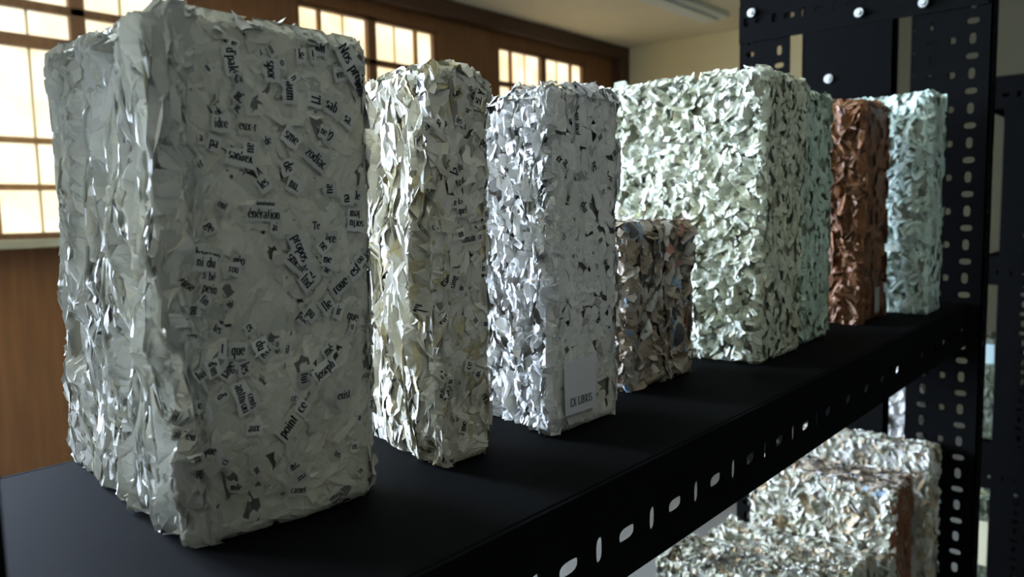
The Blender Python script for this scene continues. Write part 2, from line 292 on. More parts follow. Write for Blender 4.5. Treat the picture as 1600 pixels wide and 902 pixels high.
TXT_B3L = [('un', 328.8, 181.1, -79, 2.62), ('nu', 295.7, 167.5, -79, 2.41), ('eu', 307.0, 175.8, -79, 2.48), ('au', 295.0, 157.9, 31, 2.11)]
# ------------------------------------------------------------------ the room
XL, XR, YF, YB = -3.2, 5.5, -2.6, 3.5
ZF, ZC = -SZ, 1.427
def setting(name, mb, mats, **k):
    return tag(mb.build(name, mats, **k), kind='structure')

m = MB(); m.box((XL - .1, YF - .1, ZF - .1), (XR + .1, YB + .3, ZF)); setting('floor', m, M_FLOOR)
m = MB(); m.box((XL - .1, YF - .1, ZC), (XR + .1, YB + .3, ZC + .1)); setting('ceiling', m, M_CEIL)
m = MB(); m.box((XR, YF - .1, ZF), (XR + .1, YB + .3, ZC)); setting('wall_right', m, M_WALL)
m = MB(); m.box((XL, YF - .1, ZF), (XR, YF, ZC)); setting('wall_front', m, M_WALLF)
m = MB(); m.box((XR - .12, YF, ZF), (XR, 1.62, ZC)); setting('wall_partition', m, M_WALL_SHADE)  # dark panel added for the light falloff along the end wall
# left end wall with an opening for an added, unseen light window
wy0, wy1, wz0, wz1 = 1.0, 2.7, -.15, 1.15
m = MB()
m.box((XL - .1, YF, ZF), (XL, wy0, ZC)); m.box((XL - .1, wy1, ZF), (XL, YB + .3, ZC))
m.box((XL - .1, wy0, ZF), (XL, wy1, wz0)); m.box((XL - .1, wy0, wz1), (XL, wy1, ZC))
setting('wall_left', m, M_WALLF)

# wooden wall with the window bays
PITCH, HALF = 1.563, .5
ZS, ZT = .0746, 1.248
centers = [2.93 + PITCH * k for k in (-3, -2, -1, 0, 1)]
m = MB()
edges = [XL] + [e for c in centers for e in (c - HALF, c + HALF)] + [XR]
for i in range(0, len(edges), 2):
    if edges[i + 1] > edges[i]: m.box((edges[i], YB, ZS), (edges[i + 1], YB + .06, ZT))
m.box((XL, YB, ZF), (XR, YB + .06, ZS)); m.box((XL, YB, ZT), (XR, YB + .06, ZC))
m.box((XL, YB + .2, ZF), (XR, YB + .26, ZC))
setting('wall_back', m, M_WOODV)
m = MB(); m.box((XL, YB - .07, ZC - .10), (XR, YB, ZC)); m.box((XR - .13, YB - .07, ZS), (XR, YB, ZC - .10)); setting('trim_1', m, M_DARKWOOD, bevel=.004)
m = MB(); m.box((XL, YB - .09, ZS - .035), (XR - .13, YB + .02, ZS)); setting('trim_2', m, M_SILL, bevel=.004)
m = MB(); m.box((XL, YB - .02, ZF), (XR, YB, ZF + .12)); setting('baseboard_back', m, M_DARKWOOD, bevel=.003)

def bay(n, c, pm):
    root = empty('window_%d' % n, (c, YB, SZ + ZS)); root['kind'] = 'structure'
    y0, y1 = YB + .015, YB + .05
    f = MB()
    for a, b in ((c - HALF, c - HALF + .022), (c + HALF - .022, c + HALF), (c - .03, c + .03)):
        f.box((a, y0, ZS), (b, y1, ZT))
    f.box((c - HALF, y0, ZS), (c + HALF, y1, ZS + .025)); f.box((c - HALF, y0, ZT - .02), (c + HALF, y1, ZT))
    f.box((c - HALF, y0, .835), (c + HALF, y1, .885)); f.box((c - HALF, y0, .985), (c + HALF, y1, 1.02))
    f.build('window_frame', M_FRAME, root, bevel=.003)
    for s in (-1, 1):
        g = MB(); g.box((c + s * .345 - .010, y0 + .012, ZS), (c + s * .345 + .010, y1, ZT)); g.build('muntin', M_MUNTIN_GLARE, root)
        g = MB(); g.box((c + s * .185 - .005, y0 + .025, ZS), (c + s * .185 + .005, y1, ZT)); g.build('muntin', M_PALEBAR, root)
    for z in (.282, .469):
        g = MB(); g.box((c - HALF, y0 + .01, z - .012), (c + HALF, y1, z + .012)); g.build('rail', M_MUNTIN_GLARE, root)
    p = MB(); p.box((c - HALF, YB + .052, ZS), (c + HALF, YB + .058, ZT)); p.build('pane', pm, root)
for n, c in enumerate(centers):
    bay(n + 1, c, M_PANE_E if c < -1 else M_PANE_C if c < .5 else M_PANE_A if c < 1.6 else M_PANE_B)

root = empty('window_6', (XL, (wy0 + wy1) / 2, SZ + wz0)); root['kind'] = 'structure'  # added window, out of view, lights the block sides
f = MB()
for a, b in ((wy0, wy0 + .05), (wy1 - .05, wy1), ((wy0 + wy1) / 2 - .025, (wy0 + wy1) / 2 + .025)): f.box((XL - .07, a, wz0), (XL - .02, b, wz1))
f.box((XL - .07, wy0, wz0), (XL - .02, wy1, wz0 + .05)); f.box((XL - .07, wy0, wz1 - .05), (XL - .02, wy1, wz1))
f.build('window_frame', M_MUNTIN_GLARE, root, bevel=.003)  # frame of the added window
p = MB(); p.box((XL - .09, wy0, wz0), (XL - .08, wy1, wz1)); p.build('pane', M_PANE_ADDED, root)

# ceiling batten lamp
root = empty('ceiling_batten_lamp', (4.2, 2.45, SZ + ZC))
tag(root, 'pale ceiling batten lamp, unlit, on the ceiling near the beige end wall', 'ceiling lamp')
g = MB(); g.box((3.3, 2.35, ZC - .035), (5.02, 2.55, ZC)); g.build('housing', M_LAMP, root, bevel=.006)
g = MB(); g.box((3.36, 2.40, ZC - .055), (4.96, 2.50, ZC - .035)); g.build('diffuser', M_LAMP, root, bevel=.008)

# ------------------------------------------------------------------ slotted steel
def slotted_plate(mb, o, U, V, Nn, lens_u, lens_v, holes, t=.0022):
    """plate spanned by cell widths lens_u x lens_v; holes[(i,j)] = (rx, ry); front face on the Nn side"""
    o = np.array(o, float); U = np.array(U, float); V = np.array(V, float); Nn = np.array(Nn, float)
    eu = np.concatenate([[0], np.cumsum(lens_u)]); ev = np.concatenate([[0], np.cumsum(lens_v)])
    K = 16
    sq = [(1,0),(1,.5),(1,1),(.5,1),(0,1),(-.5,1),(-1,1),(-1,.5),(-1,0),(-1,-.5),(-1,-1),(-.5,-1),(0,-1),(.5,-1),(1,-1),(1,-.5)]
    for i in range(len(lens_u)):
        for j in range(len(lens_v)):
            cx, cy = (eu[i] + eu[i + 1]) / 2, (ev[j] + ev[j + 1]) / 2
            hx, hy = lens_u[i] / 2, lens_v[j] / 2
            out = np.array([(cx + a * hx, cy + b * hy) for a, b in sq])
            P = lambda q, d: o + np.outer(q[:, 0], U) + np.outer(q[:, 1], V) - d * Nn
            h = holes.get((i, j))
            if h is None:
                c4 = out[[2, 6, 10, 14]]
                mb.add(np.vstack([P(c4, 0), P(c4, t)]), [(0, 1, 2, 3), (7, 6, 5, 4)]); continue
            rx, ry = h
            th = np.arange(K) * 2 * np.pi / K
            e = .72
            inn = np.stack([cx + rx * np.sign(np.cos(th)) * np.abs(np.cos(th)) ** e, cy + ry * np.sign(np.sin(th)) * np.abs(np.sin(th)) ** e], 1)
            v = np.vstack([P(out, 0), P(inn, 0), P(out, t), P(inn, t)])
            f = []
            for k in range(K):
                l = (k + 1) % K
                f += [(k, l, K + l, K + k), (2 * K + k, 3 * K + k, 3 * K + l, 2 * K + l), (K + k, K + l, 3 * K + l, 3 * K + k)]
            mb.add(v, f)
    c = np.array([(0, 0), (eu[-1], 0), (eu[-1], ev[-1]), (0, ev[-1])])
    P0 = o + np.outer(c[:, 0], U) + np.outer(c[:, 1], V)
    mb.add(np.vstack([P0, P0 - t * Nn]), [(0, 1, 5, 4), (1, 2, 6, 5), (2, 3, 7, 6), (3, 0, 4, 7)])

def beam(name, parent, x0, x1, y, ztop, ny, h=.058, first=None, holes=True):
    """slotted edge beam along X with its folded flange under the board"""
    b = MB(); pitch = .0265
    if first is None: first = x0 + .02
    k0 = math.floor((first - x0) / pitch - .5)
    xs = first - (k0 + .5) * pitch
    n = int((x1 - xs) / pitch)
    lens = [xs - x0] + [pitch] * n + [x1 - xs - n * pitch]
    hz = h - .034
    H = {}
    if holes:
        for i in range(1, n + 1):
            a = (i - 1 - k0) % 2 == 0
            H[(i, 1)] = (.0088, .0042) if a else (.0040, .0072)
    slotted_plate(b, (x0, y, ztop - h), (1, 0, 0), (0, 0, 1), (0, ny, 0), lens, [hz - .012, .024, h - hz - .012], H)
    s = -ny
    b.box((x0, min(y + s * .003, y + s * .03), ztop - .0075), (x1, max(y + s * .003, y + s * .03), ztop - .0052))
    return b.build(name, M_BLACK, parent)

def post(name, parent, x, y, sx, sy, z0, z1, wx=.04, wy=.095, shift=0.0, flange_x=True, wide_y=False):
    """L post, corner at (x, y); wide three-column flange along sy facing -X, narrow flange along sx facing -Y"""
    b = MB(); pitch = .0235; n = int((z1 - z0) / pitch)
    lz = [pitch] * n + [max(.001, z1 - z0 - n * pitch)]
    H = {}; e = (wy - .0735) / 2
    for j in range(n):
        a = j % 2
        H[(1, j)] = (.0075, .0042) if a else (.0042, .0075)
        H[(3, j)] = (.0042, .0075) if a else (.0075, .0042)
        if j % 2 == 0: H[(2, j)] = (.0045, .0045)
    wide = [e, .0245, .0245, .0245, e]
    if wide_y:      # wide flange faces the front instead
        slotted_plate(b, (x, y, z0), (sx, 0, 0), (0, 0, 1), (0, -sy, 0), wide, lz, H)
        H = {(1, j): ((.0042, .0075) if j % 2 else (.0075, .0042)) for j in range(n)}
        slotted_plate(b, (x, y, z0), (0, sy, 0), (0, 0, 1), (-1, 0, 0), [.008, wx - .016, .008], lz, H)
        return b.build(name, M_BLACK, parent)
    slotted_plate(b, (x, y, z0), (0, sy, 0), (0, 0, 1), (-1, 0, 0), wide, lz, H)
    if flange_x:
        H = {}
        for j in range(n):
            H[(1, j)] = (.0042, .0075) if j % 2 else (.0075, .0042)
        slotted_plate(b, (x, y, z0), (sx, 0, 0), (0, 0, 1), (0, -sy, 0), [.008, wx - .016, .008], lz, H)
    return b.build(name, M_BLACK, parent)

def bolt(parent, p, axis, r=.0075):
    b = MB(); b.cyl(p, axis, r, .004, 20); b.cyl(np.array(p) + np.array(axis) * .004, axis, r * .62, .005, 6)
    return b.build('bolt', M_STEEL, parent)

SX0, SX1, SY0, SY1 = -.030, 1.236, .2198, .4925
rack = empty('slotted_steel_rack', (.62, .356, 0))
tag(rack, 'black slotted steel shelving rack carrying the row of paper blocks in the foreground', 'shelving rack', 'slotted steel racks')
for zt in (0.0, -.43, -.86):
    b = MB(); b.box((SX0, SY0 + .0028, zt - .005), (SX1, SY1 - .0028, zt)); b.build('shelf_board', M_BLACK, rack, bevel=.001)
    beam('front_beam', rack, SX0, SX1, SY0, zt - .0002, -1, first=.2949)
    beam('back_beam', rack, SX0, SX1, SY1, zt - .0002, 1)
post('post', rack, -.033, .2125, 1, 1, ZF, .78, wx=.036, wy=.090, wide_y=True)
post('post', rack, -.034, .497, -1, 1, ZF, .78, wx=.030, wy=.080, wide_y=True)
post('post', rack, 1.240, .205, 1, 1, ZF, .78)
post('post', rack, 1.240, .563, 1, -1, ZF, .78, wy=.083)
b = MB()
slotted_plate(b, (1.2372, .563, .405), (0, -1, 0), (0, 0, 1), (-1, 0, 0), [.0235] * 15, [.02, .024, .014], {(i, 1): ((.0085, .0042) if i % 2 else (.0042, .0078)) for i in range(15)})
b.build('cross_bar', M_BLACK, rack)
for y, z in ((.54, .45), (.375, .421), (.289, .4195)): bolt(rack, (1.2345, y, z), (-1, 0, 0))
for y, z in ((.25, -.02), (.52, -.02)): bolt(rack, (1.239, y, z), (-1, 0, 0), .006)

# next rack along the same wall
r2 = empty('slotted_steel_rack', (1.84, .47, 0))
tag(r2, 'black steel rack with a dark end panel just beyond the long shelf', 'shelving rack', 'slotted steel racks')
b = MB(); b.box((1.50, .397, ZF), (1.512, .557, .95)); b.box((1.50, .397, ZF), (1.53, .40, .95)); b.box((1.50, .554, ZF), (1.53, .557, .95)); b.build('end_panel', M_BLACK, r2)
for y, z in ((.507, .372), (.45, -.1)): bolt(r2, (1.50, y, z), (-1, 0, 0), .009)
for zt in (-.455, .62):
    b = MB(); b.box((1.512, .385, zt - .03), (1.85, .557, zt)); b.build('shelf_board', M_BLACK, r2)
post('post', r2, 1.85, .557, -1, -1, ZF, .95, wy=.05 + .0245); post('post', r2, 1.85, .38, -1, 1, ZF, .95, wx=.03, wy=.075)

# rack on the right, seen end-on past the near post
r3 = empty('slotted_steel_rack', (2.6, .12, 0))
tag(r3, 'black steel rack at the right edge of the photo with shelves seen end-on', 'shelving rack', 'slotted steel racks')
for z0, z1 in ((.36, .437), (-.063, .007), (-.575, -.458)):
    b = MB(); slotted_plate(b, (2.2, .37, z0), (0, -1, 0), (0, 0, 1), (-1, 0, 0), [.026] * 20, [.02, .022, z1 - z0 - .042], {(i, 1): ((.008, .0042) if i % 2 else (.0042, .0075)) for i in range(20)})
    b.build('cross_bar', M_BLACK, r3)
    b = MB(); b.box((2.204, -.15, z1 - .01), (3.1, .37, z1 - .004)); b.box((2.204, -.15, z0), (3.1, -.147, z1)); b.box((2.204, .367, z0), (3.1, .37, z1)); b.build('shelf_board', M_BLACK, r3)
b = MB(); b.box((2.207, -.15, -.96), (3.1, .37, -.93)); b.build('shelf_board', M_BLACK, r3)
post('post', r3, 2.203, .333, 1, -1, ZF, .36, wy=.16, flange_x=False)
post('post', r3, 2.207, -.15, 1, 1, ZF, 1.0, wy=.09)
post('post', r3, 3.1, .37, -1, -1, ZF, .437, wy=.09); post('post', r3, 3.1, -.15, -1, 1, ZF, .437, wy=.09)

# ------------------------------------------------------------------ pulp blocks
def hash2(ix, iy, seed):
    n = (ix.astype(np.int64) * 374761393 + iy.astype(np.int64) * 668265263 + seed * 1442695041) & 0x7fffffff
    n = ((n ^ (n >> 13)) * 1274126177) & 0x7fffffff
    return ((n ^ (n >> 16)) & 0xffff) / 65535.0 * 2 - 1
def noise2(x, y, seed):
    ix, iy = np.floor(x), np.floor(y)
    fx, fy = x - ix, y - iy
    fx = fx * fx * (3 - 2 * fx); fy = fy * fy * (3 - 2 * fy)
    a, b = hash2(ix, iy, seed), hash2(ix + 1, iy, seed)
    c, d = hash2(ix, iy + 1, seed), hash2(ix + 1, iy + 1, seed)
    return (a * (1 - fx) + b * fx) * (1 - fy) + (c * (1 - fx) + d * fx) * fy

class Face:
    def __init__(s, o, U, V, N, W, H, st, seed):
        s.o = np.array(o, float); s.U = np.array(U, float); s.V = np.array(V, float); s.N = np.array(N, float)
        s.W, s.H, s.st, s.seed = W, H, st, seed
    def und(s, u, v):
        r = np.zeros_like(u)
        for k, (amp, su, sv) in enumerate(s.st.get('und', ())):
            r += amp * noise2(u / su + 13.7 * s.seed, v / sv, s.seed + 31 * k)
        for k, (amp, su, sv) in enumerate(s.st.get('ridge', ())):
            wob = .35 * noise2(u / .02, v / .02, s.seed + 77 + k)
            r -= amp * 2 * np.abs(noise2(u / su + wob, v / sv + 3.3 * k, s.seed + 901 + k))
        if 'pits' in s.st:
            d, su, sv, th = s.st['pits']
            q = noise2(u / su + 5.1, v / sv + 2.7 * s.seed, s.seed + 501) * .7 + noise2(u / su * 2.3, v / sv * 2.3, s.seed + 502) * .4
            r -= d * np.clip((q - th) / .18, 0, 1)
        f = np.clip(np.minimum(np.minimum(u, s.W - u), np.minimum(v, s.H - v)) / .006, 0, 1)
        return (r - sum(a[0] for a in s.st.get('und', ())) * .15) * (.35 + .65 * f)
    def pt(s, u, v, h):
        r = s.st.get('round', .006)
        def ins(d): 
            q = np.clip(r - d, 0, r); return r - np.sqrt(np.maximum(r * r - q * q, 0))
        d = np.minimum(ins(np.minimum(u, s.W - u)) + ins(np.minimum(v, s.H - v)), 1.6 * r)
        hh = h + s.und(u, v) - d
        return s.o + u[..., None] * s.U + v[..., None] * s.V + hh[..., None] * s.N

SMOOTH = dict(n=620, L=(.010, .024), W=(.005, .010), ang=(0, 180), tilt=.05, h=(0, .0008), jit=.0002, und=((.0012, .03, .03),), over=.0015, round=.005)
def style(base, **k):
    d = dict(base); d.update(k); return d

def flakes(mb, F, n, st, base_tint, z0, mat=0, warp=None):
    S, T = st.get('grid', (5, 3))
    L = rng.uniform(*st['L'], n); W = rng.uniform(*st['W'], n)
    ov = st['over']
    u0 = rng.uniform(-ov, F.W + ov, n); v0 = rng.uniform(-ov, F.H + ov, n)
    mean, dev = st['ang']
    a = np.radians(mean + (rng.uniform(-dev, dev, n) if dev >= 90 else rng.normal(0, dev, n)))
    h0 = rng.uniform(*st['h'], n)
    ta = np.tan(np.clip(rng.normal(0, st['tilt'] * st.get('along', .5), n), -1.2, 1.2)); tb = np.tan(np.clip(rng.normal(0, st['tilt'], n), -1.25, 1.25))
    curl = rng.normal(0, st.get('curl', .0), n)
    sg = np.linspace(-.5, .5, S); tg = np.linspace(-.5, .5, T)
    A, Bq = np.meshgrid(sg, tg, indexing='ij')
    taper = 1 - rng.uniform(0, .5, n)[:, None, None] * np.abs(A[None] * 2) ** 2
    la = A[None] * L[:, None, None] * (1 + .10 * rng.normal(size=(n, S, T)))
    lb = Bq[None] * W[:, None, None] * taper * (1 + .16 * rng.normal(size=(n, S, T)))
    hh = h0[:, None, None] + ta[:, None, None] * la + tb[:, None, None] * lb + curl[:, None, None] * (lb / W[:, None, None] * 2) ** 2 * W[:, None, None] + st['jit'] * rng.normal(size=(n, S, T))
    lim = st.get('lim', .008)
    hh = np.clip(hh, -.006, lim)
    ca, sa = np.cos(a)[:, None, None], np.sin(a)[:, None, None]
    u = u0[:, None, None] + la * ca - lb * sa; v = v0[:, None, None] + la * sa + lb * ca
    m = ov + .001
    u = np.clip(u, -m, F.W + m); v = np.clip(v, .0006 if F.V[2] > .5 else -m, F.H + m)
    uc, vc = np.clip(u, 0, F.W), np.clip(v, 0, F.H)
    P = F.pt(uc, vc, hh) + (u - uc)[..., None] * F.U + (v - vc)[..., None] * F.V
    if warp is not None: P = warp(P)
    P[..., 2] = np.maximum(P[..., 2], z0 + .0006)
    idx = np.arange(S * T).reshape(S, T)
    q = np.stack([idx[:-1, :-1], idx[1:, :-1], idx[1:, 1:], idx[:-1, 1:]], -1).reshape(-1, 4)
    fa = (q[None] + (np.arange(n) * S * T)[:, None, None]).reshape(-1, 4)
    tints = base_tint(n)
    mb.v.append(P.reshape(-1, 3)); mb.c.append(np.repeat(tints, S * T, axis=0))
    mb.f += [tuple(int(i) + mb.n for i in r) for r in fa]; mb.m += [mat] * len(fa); mb.n += n * S * T

def tinter(palette, weights, var=.08):
    pal = np.array(palette); w = np.array(weights, float); w /= w.sum()
    def fn(n):
        c = pal[rng.choice(len(pal), n, p=w)]
        return np.clip(c * (1 + rng.normal(0, var, (n, 1))), 0, 1.3)
    return fn

def text_on(mb, F, lst, u_of, z0, strip_tint, warp, h=.0016, strips=True, mat=1, bold=.25):
    for k, (t, pu, pv, ang, xh) in enumerate(lst):
        q, w = text_quads(t, bold)
        s = xh / 1000.0 * 1.25; u0 = u_of(pu / 1000.0); v0 = pv / 1000.0 - z0
        a = math.radians(ang); ca, sa = math.cos(a), math.sin(a)
        hk = h + .00025 * (k % 5)
        def place(loc, hgt):
            loc = np.asarray(loc) * s
            u = u0 + loc[:, 0] * ca - loc[:, 1] * sa; v = v0 + loc[:, 0] * sa + loc[:, 1] * ca
            uc, vc = np.clip(u, 0, F.W), np.clip(v, 0, F.H)
            P = F.pt(uc, vc, np.full(len(u), hgt)) + (u - uc)[:, None] * F.U + (v - vc)[:, None] * F.V
            if warp is not None: P = warp(P)
            P[:, 2] = np.maximum(P[:, 2], z0 + .0006)
            return P
        if strips:
            hw = w / 2 + .35; S = 6
            xs = np.linspace(-hw, hw, S); jt = rng.normal(0, .12, (S, 2))
            top = np.stack([xs, 1.25 + jt[:, 0] + .2 * (len(t) > 3)], 1); bot = np.stack([xs + rng.normal(0, .1, S), -1.15 + jt[:, 1]], 1)
            v = np.vstack([place(bot, hk), place(top, hk)])
            mb.add(v, [(i, i + 1, S + i + 1, S + i) for i in range(S - 1)], 0, strip_tint(1)[0])
        for qq in q:
            mb.add(place(qq, hk + .00014), [(0, 1, 2, 3)], mat, (1, 1, 1))

def pulp_block(name, label, box, styles, paper, tints, core=(.5, .48, .42), group='paper blocks in the row on the shelf', seed=1, warp=None, texts=(), cat='paper block', ink=None):
    x0, x1, y0, y1, z0, z1 = box
    w, d, h = x1 - x0, y1 - y0, z1 - z0
    mb = MB()
    defs = dict(front=((x0, y0, z0), (1, 0, 0), (0, 0, 1), (0, -1, 0), w, h), left=((x0, y1, z0), (0, -1, 0), (0, 0, 1), (-1, 0, 0), d, h),
                right=((x1, y0, z0), (0, 1, 0), (0, 0, 1), (1, 0, 0), d, h), back=((x1, y1, z0), (-1, 0, 0), (0, 0, 1), (0, 1, 0), w, h),
                top=((x0, y0, z1), (1, 0, 0), (0, 1, 0), (0, 0, 1), w, d), bottom=((x0, y1, z0), (1, 0, 0), (0, -1, 0), (0, 0, -1), w, d))
    faces = {}
    for k, (nm, df) in enumerate(defs.items()):
        st = styles.get(nm, styles['other'])
        if nm == 'bottom': st = dict(st, und=())
        F = Face(*df, st, seed * 7 + k); faces[nm] = F
        nu, nv = max(3, int(F.W / .003)), max(3, int(F.H / .003))
        if nm in ('bottom', 'back', 'right'): nu, nv = max(3, nu // 3), max(3, nv // 3)
        q0 = .009 if nm == 'bottom' else 0.0
        u, v = np.meshgrid(np.linspace(q0, F.W - q0, nu), np.linspace(q0, F.H - q0, nv), indexing='ij')
        off = np.full_like(u, -st.get('deep', .0022)) if nm != 'bottom' else np.full_like(u, .0)
        if nm in ('left', 'front', 'top'):
            w0 = F.und(u, v); mn = w0.copy()
            pd = np.pad(w0, 1, mode='edge')
            for a in range(3):
                for b in range(3): mn = np.minimum(mn, pd[a:a + nu, b:b + nv])
            off = off + (mn - w0)
        off = off * np.clip(np.minimum(np.minimum(u, F.W - u), np.minimum(v, F.H - v)) / .004, 0, 1)
        P = F.pt(u, v, off)
        if warp is not None: P = warp(P)
        P[..., 2] = np.maximum(P[..., 2], z0 + (.0004 if nm != 'bottom' else .0003))
        if nm == 'bottom': P[..., 2] = z0 + .0003
        idx = np.arange(nu * nv).reshape(nu, nv)
        q = np.stack([idx[:-1, :-1], idx[1:, :-1], idx[1:, 1:], idx[:-1, 1:]], -1).reshape(-1, 4)
        mb.add(P.reshape(-1, 3), q, 0, core)
        if nm != 'bottom':
            flakes(mb, F, st['n'], st, tints.get(nm, tints['all']), z0, 0, warp)
            if 'extra' in st: flakes(mb, F, st['extra']['n'], dict(st['extra']), tints.get(nm, tints['all']), z0, 0, warp)
    for nm, lst, kw in texts:
        F = faces[nm]
        uo = (lambda x: x - x0) if nm == 'front' else (lambda y: y1 - y)
        text_on(mb, F, lst, uo, z0, tints.get('strip', tints['all']), warp, **kw)
    cx, cy = (x0 + x1) / 2, (y0 + y1) / 2
    o = mb.build(name, [paper, ink or M_INK], origin=(cx, cy, SZ + z0))
    tag(o, label, cat, group)
    return o, faces

M_P1 = paper_mat('pulp_white_grey', (.60, .60, .54))
M_P2 = paper_mat('pulp_cream', (.66, .64, .56))
M_P3 = paper_mat('pulp_white', (.70, .70, .68), stain=(.92, .9, .8))
M_P4 = paper_mat('pulp_white_green', (.70, .73, .62))
M_P5 = paper_mat('pulp_pale_green', (.56, .66, .55))
M_P6 = paper_mat('pulp_brown', (1, 1, 1))
M_P7 = paper_mat('pulp_pale_blue_green', (.60, .70, .64))
M_PS = paper_mat('pulp_mixed', (1, 1, 1))
T_WHITE = tinter([(1, 1, 1), (.93, .93, .92), (.82, .82, .80), (.95, .92, .82)], [5, 3, 1, .6])
T_B1F = tinter([(1, .985, .90), (.95, .935, .85), (.75, .75, .70), (.25, .25, .24), (.97, .94, .82)], [6, 5, .6, .30, 1], .06)
T_CREAM = tinter([(1, 1, .97), (.9, .89, .82), (.86, .78, .52), (.45, .43, .38)], [6, 4, 1, .35])
T_B3F = tinter([(1, .98, .92), (.95, .93, .87), (.55, .54, .52)], [6, 4, .3], .05)
T_GREEN = tinter([(1, 1, .98), (.87, .88, .82), (.72, .73, .66), (.95, .92, .82), (.35, .36, .31)], [6, 3, 1.2, 1, .3])
T_PALE = tinter([(.95, 1, .97), (.84, .90, .86), (.75, .80, .74), (.55, .58, .52)], [6, 3, 1.2, .2], .05)
T_B4F = tinter([(.92, .92, .82), (.82, .82, .71), (.70, .68, .56), (.36, .36, .29)], [6, 4, 1, .3], .05)
T_BROWN = tinter([(.17, .070, .024), (.21, .090, .034), (.12, .050, .018), (.36, .21, .11)], [5, 4, 3, .5])
T_BROWNF = tinter([(.19, .075, .03), (.21, .085, .034)], [1, 1], .04)
T_MIX = tinter([(.50, .46, .38), (.38, .31, .22), (.28, .22, .15), (.24, .34, .42), (.62, .60, .55), (.42, .16, .11), (.09, .09, .09)], [4, 4, 4, 1.0, 1.4, .2, 1.0])
T_LOW = tinter([(.56, .56, .46), (.42, .43, .33), (.40, .31, .19), (.66, .66, .60)], [4, 4, 2.2, 2])
T_SHADED = tinter([(.12, .12, .085), (.16, .155, .11), (.09, .09, .065)], [4, 2, 2])  # shade inside the right-hand rack put into the scrap colours

OTHER = style(SMOOTH, n=180, L=(.014, .03), W=(.008, .016), tilt=.25, h=(0, .002), jit=.0004)
RIDGE = dict(n=2600, L=(.012, .040), W=(.0020, .0052), ang=(90, 9), tilt=.85, along=.10, h=(-.001, .0035), jit=.0008, und=((.0042, .0075, .045), (.0018, .004, .014), (.003, .04, .06)), over=.001, round=.004, curl=.3, lim=.0055, grid=(7, 3), pits=(.011, .012, .045, .10))
CRUMP = dict(n=1500, L=(.006, .016), W=(.003, .007), ang=(90, 38), tilt=.62, along=.35, h=(-.001, .004), jit=.0006, und=((.0035, .009, .02), (.003, .03, .04)), over=.001, round=.005, curl=.2, lim=.007, grid=(5, 3))

def taper(x0, x1, y0, z0, z1, lean_y=0.0, lean_x=0.0, bottom=None, skew=0.0):
    def fn(P):
        P = P.copy()
        t = np.clip((P[..., 2] - z0) / (z1 - z0), 0, 1.05)
        P[..., 1] += lean_y * (1 - t); P[..., 0] += lean_x * (1 - t)
        if skew: P[..., 0] += skew * np.clip(P[..., 1] - y0, 0, 1) * np.clip(1 - (P[..., 0] - x0) / (x1 - x0), 0, 1.2)
        if bottom: P = bottom(P, t)
        return P
    return fn

def b1_bottom(P, t):
    # the lower near corner is knocked off
    cx, cy = .141, .297
    d = np.hypot(P[..., 0] - cx, (P[..., 1] - cy) * .8)
    k = np.clip(1 - d / .06, 0, 1) * np.clip(1 - t / .20, 0, 1)
    P[..., 1] += .010 * k; P[..., 0] += .008 * k
    back = np.clip((P[..., 1] - .33) / .075, 0, 1.1); lf = np.clip((P[..., 0] - .14) / .1, 0, 1)
    P[..., 1] += back * (.075 * (1 - t) * (1 - lf) - .02 * lf)
    P[..., 0] += .022 * np.clip(back, 0, 1) * np.clip(1 - t * 1.1, 0, 1) * (1 - lf)
    return P

# the row on the shelf, from the near end
pulp_block('paper_pulp_block', 'largest paper block nearest the camera, grey white with printed words on its flat face', (.1475, .2445, .298, .412, 0, .2225),
    dict(front=style(SMOOTH, n=900), left=RIDGE, top=style(CRUMP, n=350, tilt=.3), other=OTHER), M_P1, dict(all=T_WHITE, front=T_B1F), seed=3,
    warp=taper(.1425, .2445, .298, 0, .2225, lean_y=.006, skew=.03, bottom=b1_bottom), texts=[('front', TXT_B1, {})])
pulp_block('paper_pulp_block', 'second paper block from the near end, cream, with a torn ragged top', (.2895, .330, .299, .385, 0, .2165),
    dict(front=style(SMOOTH, n=420, L=(.008, .02), W=(.005, .009), tilt=.14, h=(0, .0015)), left=style(CRUMP, n=820, L=(.012, .034), W=(.005, .010), ang=(90, 22), und=((.0035, .010, .035), (.004, .03, .06)), tilt=.55, pits=(.009, .016, .04, .15)),
         top=style(CRUMP, n=260, L=(.012, .024), W=(.006, .012), tilt=.5, lim=.008), other=OTHER), M_P2, dict(all=T_CREAM), seed=5,
    warp=taper(.2895, .330, .299, 0, .2165, lean_y=.004, skew=.25), texts=[('front', TXT_B2, {}), ('left', TXT_B2L, dict(h=.0045))])
b3, f3 = pulp_block('paper_pulp_block', 'third paper block from the near end, white, with a small EX LIBRIS label', (.374, .447, .287, .38, 0, .2155),
    dict(front=style(SMOOTH, n=520, L=(.008, .02), W=(.005, .009), tilt=.04), left=style(CRUMP, n=1000, ang=(90, 25), und=((.0022, .008, .028), (.003, .03, .05)), pits=(.005, .010, .03, .25)), top=style(CRUMP, n=200, tilt=.3), other=OTHER),
    M_P3, dict(all=T_WHITE, front=T_B3F), seed=9, warp=taper(.374, .447, .287, 0, .2155, lean_y=.004, skew=.25), texts=[('front', TXT_B3, dict(strips=False)), ('left', TXT_B3L, dict(h=.0045))])
pulp_block('paper_pulp_block', 'short brown and blue mottled paper block between two tall white blocks', (.503, .603, .316, .40, 0, .129),
    dict(front=style(CRUMP, n=460, tilt=.30, L=(.009, .024), W=(.005, .010), ang=(90, 50), jit=.0004), left=style(CRUMP, n=350), top=style(CRUMP, n=260, tilt=.10, h=(0, .0015), und=((.001, .02, .02),)), other=OTHER), M_PS, dict(all=T_MIX), core=(.3, .26, .2), seed=12)
